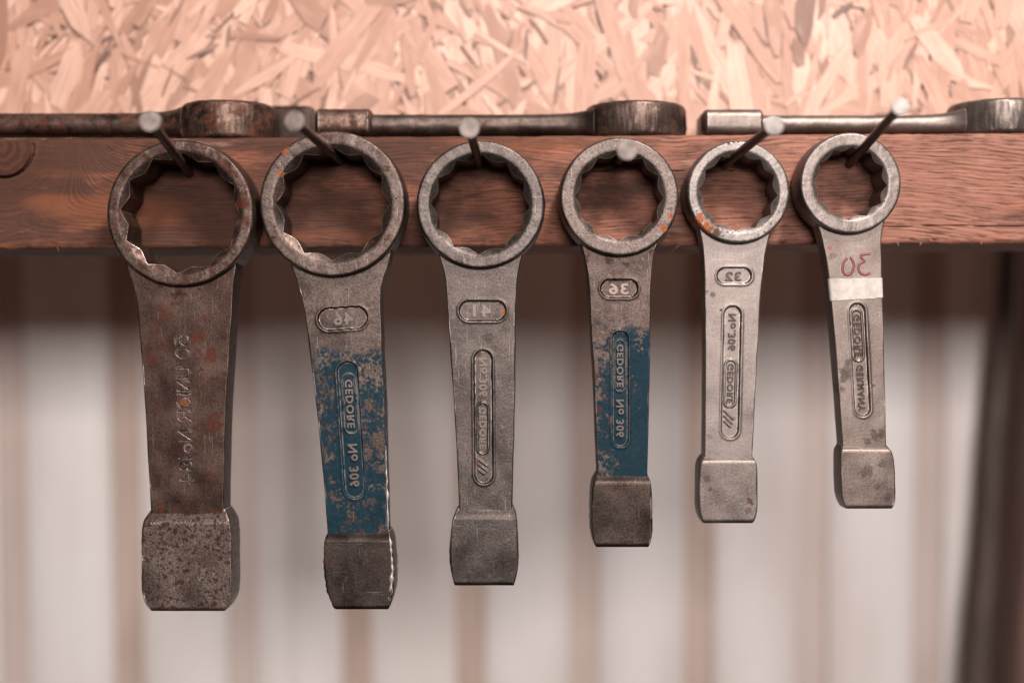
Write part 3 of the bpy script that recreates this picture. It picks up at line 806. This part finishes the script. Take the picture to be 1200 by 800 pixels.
W1 = dict(label='largest striking wrench, dark brown rusty steel with 50 stamped on it, at the far left', ring=(211, 249.5), Ro=86, Rc=72.5, apo=61.5, soft=0.0, rot=0.05, T=.0275, seed=1.0, step=.0050, th=.0165, bproud=.0022,
    handle=[(285, 142, 280), (318, 149, 277), (332, 155, 274), (350, 159.5, 272.5), (372, 162, 271.5), (477, 170, 265), (560, 174.5, 262.5), (606, 177, 262)],
    block=[(597, 176, 263), (603, 171, 266), (612, 167, 270), (630, 165.5, 271.5), (690, 165.5, 271.5), (704, 168, 270), (712, 172.5, 266), (716, 176, 263)], shoulder=17,
    engrave=('50 UNIOR No184', (213.5, 393), (219, 566), 15.5), mats=mats1, ch=.0012, hr=.0006)
W2 = dict(label='worn striking wrench with size 46 and patchy blue paint, chipped shiny right edge', ring=(389.5, 238.5), Ro=85.5, Rc=69.5, apo=57.5, soft=.9, rot=0.0, T=.027, seed=2.0, step=.0052, th=.0150, bproud=.0026,
    handle=[(275, 330, 462), (312, 341, 455), (325, 346, 450), (342, 351.5, 446.5), (361, 356, 446), (397, 361, 447.5), (484, 371.5, 451), (560, 379, 453), (634, 384.5, 455)],
    block=[(622, 384, 456), (628, 381, 458), (640, 379, 460.5), (665, 379, 462), (690, 382, 462), (705, 387, 459), (714, 392, 455)], shoulder=12, br=.0007, jag=.0005,
    slots=[((385.5, 374), (417.5, 372), 13.2), ((407, 436), (415.5, 571.5), 12.2)], ovals=[((408, 445.5), (411.7, 500), 8)],
    texts=[('46', (402.5, 373.5), 23, 14.5, False, R(3)), ('GEDORE', (409.8, 473), 57, 9, True, R(3.5)), ('No 306', (414.2, 545), 50, 11.5, True, R(3.5))], mats=mats2)
W3 = dict(label='dark grey striking wrench with size 41, third from the left, no paint', ring=(563, 239.5), Ro=75, Rc=60.5, apo=50.5, soft=.9, rot=0.03, T=.0255, seed=3.0, step=.0048, th=.0140, bproud=.0024,
    handle=[(275, 506, 620), (302, 515, 611.5), (315, 519, 608), (328, 521.5, 605.5), (360, 524, 604.5), (460, 531, 603.5), (535, 535.5, 601.5), (606, 538.5, 600)],
    block=[(594, 537, 601), (600, 533, 603.5), (609, 530, 605.5), (640, 526.5, 607.5), (660, 527, 607.5), (675, 529.5, 605.5), (686, 532.5, 602.5)], shoulder=14,
    slots=[((550, 364), (581, 364), 12), ((566, 421), (567.2, 556), 10.8)], ovals=[((565.5, 478), (565.8, 525), 6.6)],
    lines=[((560.5, 538), (571, 546), 1.1), ((560.5, 544), (571, 552), 1.1), ((560.5, 550), (567, 555.5), 1.1)],
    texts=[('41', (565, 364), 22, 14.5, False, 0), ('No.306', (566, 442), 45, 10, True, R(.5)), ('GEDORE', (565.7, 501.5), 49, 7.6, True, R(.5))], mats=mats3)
W4 = dict(label='striking wrench with size 36 and solid dark blue paint on its lower handle', ring=(726, 230.5), Ro=69.5, Rc=54, apo=45, soft=.9, rot=0.02, T=.0245, seed=4.0, step=.0050, th=.0145, bproud=.0026,
    handle=[(260, 672, 780), (288, 681, 770), (300, 684.5, 766.5), (314, 688, 764), (336, 690, 763), (400, 693.5, 762), (441, 696, 761.5), (507, 698.5, 760), (566, 701, 758.5)],
    block=[(555, 700, 759), (560, 697.5, 761), (568, 694.5, 763.5), (590, 693, 765), (620, 693, 765), (634, 695, 763), (641, 698.5, 760)], shoulder=12,
    slots=[((714.5, 338), (737, 338), 10.8), ((727, 397.5), (727, 514), 9.6)], ovals=[((726.8, 404.5), (726.8, 452.5), 6.3)],
    texts=[('36', (725, 338.3), 23, 13, False, 0), ('GEDORE', (726.8, 428.5), 50, 7.4, True, 0), ('No 306', (726.6, 490), 44, 9.5, True, 0)], mats=mats4)
W5 = dict(label='pale steel striking wrench with size 32 and an orange rust patch on its ring', ring=(865.5, 225), Ro=60.2, Rc=48.5, apo=40, soft=.9, rot=0.08, T=.0225, seed=5.0, step=.0046, th=.0125, bproud=.0016,
    handle=[(252, 815, 910), (274, 820.5, 903), (286, 823, 899.5), (300, 824.5, 896), (325, 825.5, 893.5), (355, 826, 891), (428, 826.5, 887), (491, 826, 884), (542, 825.5, 881.5)],
    block=[(534, 825, 882), (538, 822, 885), (545, 819.5, 887.5), (565, 818.8, 888.3), (595, 818.8, 888), (607, 821, 886.5), (613, 824.5, 883)], shoulder=8, br=.0008, jag=.0001,
    slots=[((849.5, 323), (871.5, 323), 9.3), ((858.6, 368.5), (855.4, 503), 10.2)], ovals=[((856.6, 428), (855.5, 470), 6.6)],
    lines=[((849.5, 481), (859.5, 491), 1.0), ((849.3, 487), (858, 496), 1.0), ((849.2, 493), (856, 500), 1.0)],
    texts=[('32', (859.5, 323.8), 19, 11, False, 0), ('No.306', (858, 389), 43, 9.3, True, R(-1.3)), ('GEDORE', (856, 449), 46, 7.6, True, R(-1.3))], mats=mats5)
W6 = dict(label='smallest striking wrench, tan steel with white tape and red handwritten 30, far right', ring=(997, 214.5), Ro=59.3, Rc=44.5, apo=37, soft=.9, rot=0.06, T=.0225, seed=6.0, step=.0046, th=.0125, bproud=.0016,
    handle=[(240, 950, 1042), (262, 957.5, 1036), (274, 961.5, 1033.5), (286, 964.5, 1032.5), (300, 967.5, 1033), (327, 971.5, 1034), (401, 978.5, 1036), (467, 983.5, 1037.5), (530, 988, 1039)],
    block=[(521, 988, 1040), (525, 986, 1043.5), (532, 985, 1047), (550, 985, 1049), (580, 986, 1050), (590, 988.5, 1049), (596, 992, 1046)], shoulder=8, br=.0008, jag=.0001,
    slots=[((1004.7, 364.5), (1011, 478.5), 9.2)], ovals=[((1004, 369), (1006.5, 416.5), 6.2)],
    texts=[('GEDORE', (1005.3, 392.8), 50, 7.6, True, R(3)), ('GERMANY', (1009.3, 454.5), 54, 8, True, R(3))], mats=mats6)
built = [hung_wrench(s) for s in (W1, W2, W3, W4, W5, W6)]

# white tape and red marker on the smallest wrench
def m_plain(name, a, b, rough, scale=200, bumpy=0.0):
    t = NT(name); n = t.noise(scale, 5, .6)
    kw = dict(Base_Color=t.mix(t.step(n, .35, .7), a, b), Roughness=rough)
    if bumpy: kw['Normal'] = t.bump(n, bumpy, .0006)
    return t.out(**kw)
def tape_and_marker():
    e, root, hb, bl, yh, kh, Q = built[5]
    mt = m_plain('white_tape', (.41, .365, .335), (.32, .275, .25), .7, 260, .3)
    nx, nz = 40, 10
    verts, faces = [], []
    tl, tr, br_, bl_ = Q(970.2, 326.5), Q(1034.6, 325.5), Q(1035.3, 348.5), Q(972.8, 352.5)
    for lay in (0, 1):
        for j in range(nz + 1):
            for i in range(nx + 1):
                f, g = i / nx, j / nz
                p = tl.lerp(tr, f).lerp(bl_.lerp(br_, f), g)
                dz = .0005 * noise.noise((f * 7, 2, g)) * (1 if g > .9 else .35 if g < .1 else 0)
                edge = min(f, 1 - f) * nx
                wrap = 0.0012 * max(0, 1 - edge / 1.6) ** 2
                y = yh - .00045 + wrap + .00010 * noise.noise((f * 14, g * 6, 1)) + lay * .0004
                verts.append((p.x - root.x, y - root.y, p.z + dz - root.z))
    w_ = nx + 1; o_ = w_ * (nz + 1)
    for j in range(nz):
        for i in range(nx):
            a = j * w_ + i
            faces.append((a, a + w_, a + w_ + 1, a + 1)); faces.append((o_ + a, o_ + a + 1, o_ + a + w_ + 1, o_ + a + w_))
    rim = [j * w_ for j in range(nz + 1)] + [nz * w_ + i for i in range(1, nx + 1)] + [j * w_ + nx for j in range(nz - 1, -1, -1)] + [i for i in range(nx - 1, 0, -1)]
    for a, b in zip(rim, rim[1:] + rim[:1]): faces.append((a, o_ + a, o_ + b, b))
    mesh_obj('tape_strip', verts, faces, mt, hb, sharp=50)
    # red felt-pen digits: low, rounded strokes of ink
    mr = m_plain('red_marker_ink', (.17, .022, .027), (.12, .016, .02), .5, 500)
    strokes = []
    strokes.append([(993, 302.5), (989.5, 306), (987.5, 312), (988, 318), (991.5, 321.8), (995.5, 321.5), (999.5, 317), (1000.5, 310), (998.5, 304.5), (995.8, 301.5)])
    strokes.append([(1019.8, 297.3), (1014, 297.8), (1009, 299.2), (1009.5, 302), (1012.5, 305.5), (1011.5, 307.2), (1008, 309), (1006.2, 313), (1007.2, 318.5), (1011, 321.3), (1015.5, 321.6), (1019.4, 319.6)])
    for si, st in enumerate(strokes):
        # Catmull-Rom through the points
        pts = []
        for i in range(len(st) - 1):
            p0, p1, p2, p3 = st[max(0, i - 1)], st[i], st[i + 1], st[min(len(st) - 1, i + 2)]
            for q in range(5):
                t = q / 5
                pts.append(tuple(.5 * ((2 * p1[k]) + (-p0[k] + p2[k]) * t + (2 * p0[k] - 5 * p1[k] + 4 * p2[k] - p3[k]) * t * t + (-p0[k] + 3 * p1[k] - 3 * p2[k] + p3[k]) * t ** 3) for k in (0, 1)))
        pts.append(st[-1])
        V, F = [], []
        for i, p in enumerate(pts):
            a, b = pts[max(0, i - 1)], pts[min(len(pts) - 1, i + 1)]
            dx, dy = b[0] - a[0], b[1] - a[1]; l = math.hypot(dx, dy) or 1
            nx_, ny_ = -dy / l, dx / l
            hw = 1.45 + .35 * noise.noise((i * .3, si * 5, 1))
            for s_ in (-1, -.5, .5, 1):
                q = Q(p[0] + nx_ * hw * s_, p[1] + ny_ * hw * s_)
                V.append((q.x - root.x, yh - (.00026 if abs(s_) < .9 else .00012) - root.y, q.z - root.z))
        for i in range(len(pts) - 1):
            for s_ in range(3):
                a = i * 4 + s_; F.append((a, a + 1, a + 5, a + 4))
            F.append((i * 4 + 3, i * 4, i * 4 + 4, i * 4 + 7))
        F.append((0, 3, 2, 1)); a = (len(pts) - 1) * 4; F.append((a, a + 1, a + 2, a + 3))
        o = mesh_obj('marker_digit', V, F, mr, hb, sharp=None); fix_normals(o)
tape_and_marker()

# hammered-over burr along the right edge of the 46 wrench
def burr():
    e, root, hb, bl, yh, kh, Q = built[1]
    mt = NT('bright_torn_steel')
    n = mt.noise(600, 4, .6)
    m = mt.out(Base_Color=mt.mix(mt.step(n, .3, .7), (.22, .18, .16), (.46, .41, .38)), Metallic=.9, Roughness=.52, Normal=mt.bump(n, .15, .0008))
    for (a0, pts, w0, par) in ((0, [(451.5, 520), (452.3, 545), (453.3, 570), (453.8, 595), (455, 622)], 1.5, hb), (9, [(456, 624), (458, 645), (459.5, 668), (458, 690), (453, 709)], 2.1, bl)):
        V, F = [], []; N = 60
        kk = 8
        yb = yh - .0002 if par is hb else yh - .0030
        for i in range(N + 1):
            f = i / N
            px = np.interp(f, np.linspace(0, 1, len(pts)), [p[0] for p in pts]); py = np.interp(f, np.linspace(0, 1, len(pts)), [p[1] for p in pts])
            w_ = w0 * kh * (.55 + 1.1 * max(0, .35 + noise.noise((f * 9, a0, 1)))) * (min(1, f * 8, (1 - f) * 8) * .9 + .1)
            cx = px + 1.3 * noise.noise((f * 11, a0, 5))
            p = P(cx, py, yb)
            for q in range(kk):
                an = 2 * math.pi * q / kk
                rr = w_ * (1 + .55 * noise.noise((f * 12, q * 1.3, a0)))
                V.append((p.x + rr * math.cos(an) - root.x, yb + .0006 + rr * .45 * math.sin(an) - root.y, p.z - root.z))
        for i in range(N):
            for q in range(kk):
                a, b = i * kk + q, i * kk + (q + 1) % kk
                F.append((a, b, b + kk, a + kk))
        F.append(tuple(range(kk))[::-1]); F.append(tuple(range(N * kk, N * kk + kk)))
        o = mesh_obj('burr', V, F, m, par, sharp=None); fix_normals(o)
burr()

# ------------------------------------------------------------------ nails
def nails():
    t = NT('nail_head_steel')
    n = t.noise(700, 4, .6); n2 = t.noise(200, 3, .5)
    mh = t.out(Base_Color=t.mix(t.step(n2, .35, .65), (.10, .076, .066), (.17, .135, .12)), Metallic=.4, Roughness=.45, Normal=t.bump(n, .4, .0006))
    t = NT('bright_nail_head_steel')
    n = t.noise(700, 4, .6); n2 = t.noise(200, 3, .5)
    mh2 = t.out(Base_Color=t.mix(t.step(n2, .35, .65), (.13, .11, .10), (.21, .185, .17)), Metallic=.4, Roughness=.45, Normal=t.bump(n, .4, .0006))
    t = NT('nail_shank_steel')
    n = t.noise(300, 4, .6)
    msn = t.out(Base_Color=t.mix(t.step(n, .35, .65), (.045, .024, .019), (.11, .06, .048)), Metallic=.5, Roughness=.42, Normal=t.bump(n, .3, .0006))
    data = [((222, 203), (176, 142), -.066, 'wrench 50, leftmost of the six nails', 12.6), ((400, 189), (345, 142), -.062, 'patchy blue wrench 46', 12.2),
            ((562, 193), (550, 150), -.058, 'grey wrench 41', 12.2), ((724, 189), (735, 176), -.052, 'solid blue wrench 36, seen almost head-on', 12.2),
            ((848, 194), (907, 147), -.060, 'pale wrench 32', 12.0), ((995, 193), (1055, 125), -.064, 'taped wrench 30, rightmost nail', 10.8)]
    for i, (b, h, yh, lab, hr) in enumerate(data):
        pb, ph = P(*b, BEAM_Y0), P(*h, yh)
        e = thing('nail', 'long steel nail in the beam holding up the ' + lab, 'nail', pb, 'nails in the beam')
        ax = (ph - pb); L = ax.length; q = ax.to_track_quat('Z', 'Y')
        r = .0021
        def lathe(name, prof, mat, n=28):
            V, F = [], []
            for (rad, z) in prof:
                for k in range(n):
                    a = 2 * math.pi * k / n
                    jit = 1 + .02 * noise.noise((math.cos(a) * 2, math.sin(a) * 2, i * 5 + z * 100))
                    V.append(tuple(q @ Vector((rad * jit * math.cos(a), rad * jit * math.sin(a), z))))
            for j in range(len(prof) - 1):
                for k in range(n):
                    a, b_ = j * n + k, j * n + (k + 1) % n
                    F.append((a, b_, b_ + n, a + n))
            F.append(tuple(range(n))[::-1]); F.append(tuple(range((len(prof) - 1) * n, len(prof) * n)))
            return mesh_obj(name, V, F, mat, e, sharp=35)
        lathe('shank', [(r * .98, -.012)] + [(r * (1 + .015 * math.sin(j * 2.1)), (L - .0018) * j / 12) for j in range(13)], msn)
        hr_ = hr * S * (D + yh) / D
        lathe('head', [(r * .95, L - .0030), (r * 1.3, L - .0020), (hr_ * .93, L - .0012), (hr_, L - .0007), (hr_, L - .0001), (hr_ * .95, L + .0003), (hr_ * .7, L + .00035), (hr_ * .35, L + .0003), (hr_ * .1, L + .0003)], mh2 if i >= 4 else mh)
nails()

# ------------------------------------------------------------------ wrenches lying on the beam
def lying(label, yc, ring_px, handle_px, block_px, mats, Tring, seed, tops, ring_side, bevel=.002):
    """seen edge-on. ring_px (x0,x1), handle_px (x0,x1, py_top, py_bot), block_px (x0,x1,py_top,py_bot) or None"""
    kx = S * (D + yc) / D
    X = lambda px: (px - 600) * kx
    Zp = lambda py: (400 - py) * S * (D + yc - 0.012) / D
    rc = X((ring_px[0] + ring_px[1]) / 2); Ro = (ring_px[1] - ring_px[0]) / 2 * kx
    base = beam_top(rc)
    root = Vector((rc, yc, base))
    e = thing('striking_wrench', label, 'wrench', root, 'striking wrenches lying on the beam')
    zr1 = base + Tring + .0003
    o = ring_mesh('ring_head', rc, zr1, Ro, Ro * .76, Ro * .64, yc, Tring, .6, 0, mats[0], e, root, axis='z', seed=seed, ch=bevel, nz=.0003); fix_normals(o)
    def bar(name, x0, x1, zt, zb, hw_fn, mat, rad, jag=0, round_=False):
        N = max(12, int(abs(x1 - x0) / .0012)); k = 5; V, F = [], []
        ringp = []
        for (sy, sz, a0) in ((1, 1, 0), (-1, 1, 90), (-1, -1, 180), (1, -1, 270)):
            for i in range(k + 1): ringp.append((sy, sz, R(a0 + 90 * i / k)))
        m = len(ringp)
        for j in range(N + 1):
            f = j / N; x = x0 + (x1 - x0) * f
            hw = hw_fn(x)
            t_, b_ = (zt(x), zb(x))
            c = min(rad, (t_ - b_) * .48, hw * .9)
            endf = 1 - .35 * max(0, 1 - f * N / 2.0) ** 2 * (1 if name == 'striking_block' else 0) - .35 * max(0, 1 - (1 - f) * N / 2.0) ** 2 * (1 if name == 'striking_block' else 0)
            for (sy, sz, a) in ringp:
                yy = sy * (hw - c) + c * math.cos(a); mid = (t_ + b_) / 2; hz = (t_ - b_) / 2
                zz = sz * (hz - c) + c * math.sin(a)
                q = .00022 * (noise.noise((x * 250, yy * 250, zz * 250 + seed)) + .5 * noise.noise((x * 800, yy * 800, zz * 800)))
                V.append((x - root.x, yc + yy * endf + q - root.y, mid + zz * endf + q - root.z))
        for j in range(N):
            for i in range(m):
                F.append((j * m + i, j * m + (i + 1) % m, (j + 1) * m + (i + 1) % m, (j + 1) * m + i))
        F.append(tuple(range(m))[::-1]); F.append(tuple(range(N * m, (N + 1) * m)))
        o = mesh_obj(name, V, F, mat, e, sharp=40); fix_normals(o); return o
    hx0, hx1, pt, pb = handle_px
    a, b = X(hx0), X(hx1)
    zt, zb = Zp(pt), Zp(pb)
    # the handle swells into the ring
    grow = lambda x: math.exp(-abs(x - (rc - ring_side * Ro * .8)) / .008)
    hend = rc - ring_side * Ro * .86
    x0, x1 = (a, hend) if ring_side > 0 else (hend, b)
    bar('handle', x0, x1, lambda x: zt + min(.0030, (zr1 - zt) * .75) * grow(x), lambda x: zb - max(0, zb - base - .001) * .8 * grow(x),
        lambda x: .0115 + .007 * grow(x), mats[1], .0046)
    if block_px:
        p0, p1, qt, qb = block_px
        bar('striking_block', X(p0), X(p1), lambda x: Zp(qt), lambda x: max(beam_top(x) + .0003, Zp(qb)), lambda x: .0150, mats[2], .0042)
    return e
rb = steel('rusty_lying_steel', (0.085, 0.052, 0.042), (0.24, 0.16, 0.13), rust=(.07, .025, .016), rust_amt=1.1, seed=21.0, edge=(.55, .44, .38), edge_amt=.8, big=120)
rr = steel('rusty_lying_ring', (0.095, 0.058, 0.046), (0.25, 0.16, 0.125), rust=(.085, .028, .014), rust_amt=.95, seed=22.0, edge=(.55, .44, .38), edge_amt=.8, big=110)
db = steel('brown_lying_steel', (0.10, 0.07, 0.06), (0.20, 0.148, 0.126), rust_amt=.5, seed=23.0, edge=(.58, .48, .42), edge_amt=.8)
dr = steel('brown_lying_ring', (0.13, 0.085, 0.07), (0.25, 0.175, 0.145), rust_amt=.6, seed=24.0, edge=(.50, .40, .34), edge_amt=.8)
dk = steel('brown_lying_block', (0.13, 0.075, 0.055), (0.30, 0.20, 0.16), rust_amt=.95, seed=25.0, edge=(.8, .72, .66), edge_amt=1.0)
pb_ = steel('pale_lying_steel', (0.20, 0.155, 0.136), (0.30, 0.24, 0.212), rust_amt=.15, seed=26.0, metal=.8, edge=(.68, .6, .55), edge_amt=.6, speck=.3)
dd = steel('dark_lying_steel', (0.035, 0.024, 0.020), (0.075, 0.05, 0.042), rust_amt=.3, seed=27.0, edge=(.2, .15, .12), edge_amt=.5)
YL = BEAM_Y0 + 0.0240
lying('rusty striking wrench lying on the beam at the left, its ring above wrench 50', YL, (214, 323), (-160, 240, 131, 156), (-200, -130, 127, 158), (rr, rb, rb), .0186, 1.0, 0, +1)
lying('brown striking wrench lying along the middle of the beam', YL + .002, (686, 803), (436, 700, 132.5, 157), (372, 440, 127.5, 158), (dr, db, dk), .0172, 2.0, 0, +1)
lying('pale grey striking wrench lying on the beam at the right, ring past the edge', YL + .001, (1112, 1226), (886, 1125, 133.5, 155), (819, 891, 128, 158), (pb_, pb_, pb_), .0172, 3.0, 0, +1)

def wrench_end():  # stub added as the block end of another wrench lying behind
    y = BEAM_Y0 + .0470
    a, b = P(300, 127, y), P(370, 127, y)
    base = beam_top(a.x) + .0003
    h = a.z - base
    st = []
    n = 26
    for i in range(n + 1):
        f = i / n; x = a.x + (b.x - a.x) * f - .022 * (1 - f)
        neck = sstep(np.array(f), .30, .42)
        e_ = 1 - .12 * max(0, 1 - (1 - f) * 12) ** 2
        st.append((x, (.55 + .45 * float(neck)) * e_, f))
    ring = []
    for (sy, sz, a0) in ((1, 1, 0), (-1, 1, 90), (-1, -1, 180), (1, -1, 270)):
        for i in range(4): ring.append((sy, sz, R(a0 + 30 * i)))
    m = len(ring); V, F = [], []
    root = Vector((b.x - .012, y, base))
    for (x, q, f) in st:
        for (sy, sz, an) in ring:
            hw, hz, c = .0095 * q, h / 2 * q, .0022
            V.append((x - root.x, sy * (hw - c) + c * math.cos(an), h / 2 + sz * (hz - c) + c * math.sin(an)))
    for j in range(n):
        for i in range(m): F.append((j * m + i, j * m + (i + 1) % m, (j + 1) * m + (i + 1) % m, (j + 1) * m + i))
    F.append(tuple(range(m))[::-1]); F.append(tuple(range(n * m, (n + 1) * m)))
    o = mesh_obj('wrench_block_end', V, F, dd, None, loc=root, sharp=40); fix_normals(o)
    o['label'] = 'dark steel block end behind the ring of the left lying wrench'; o['category'] = 'punch'
wrench_end()
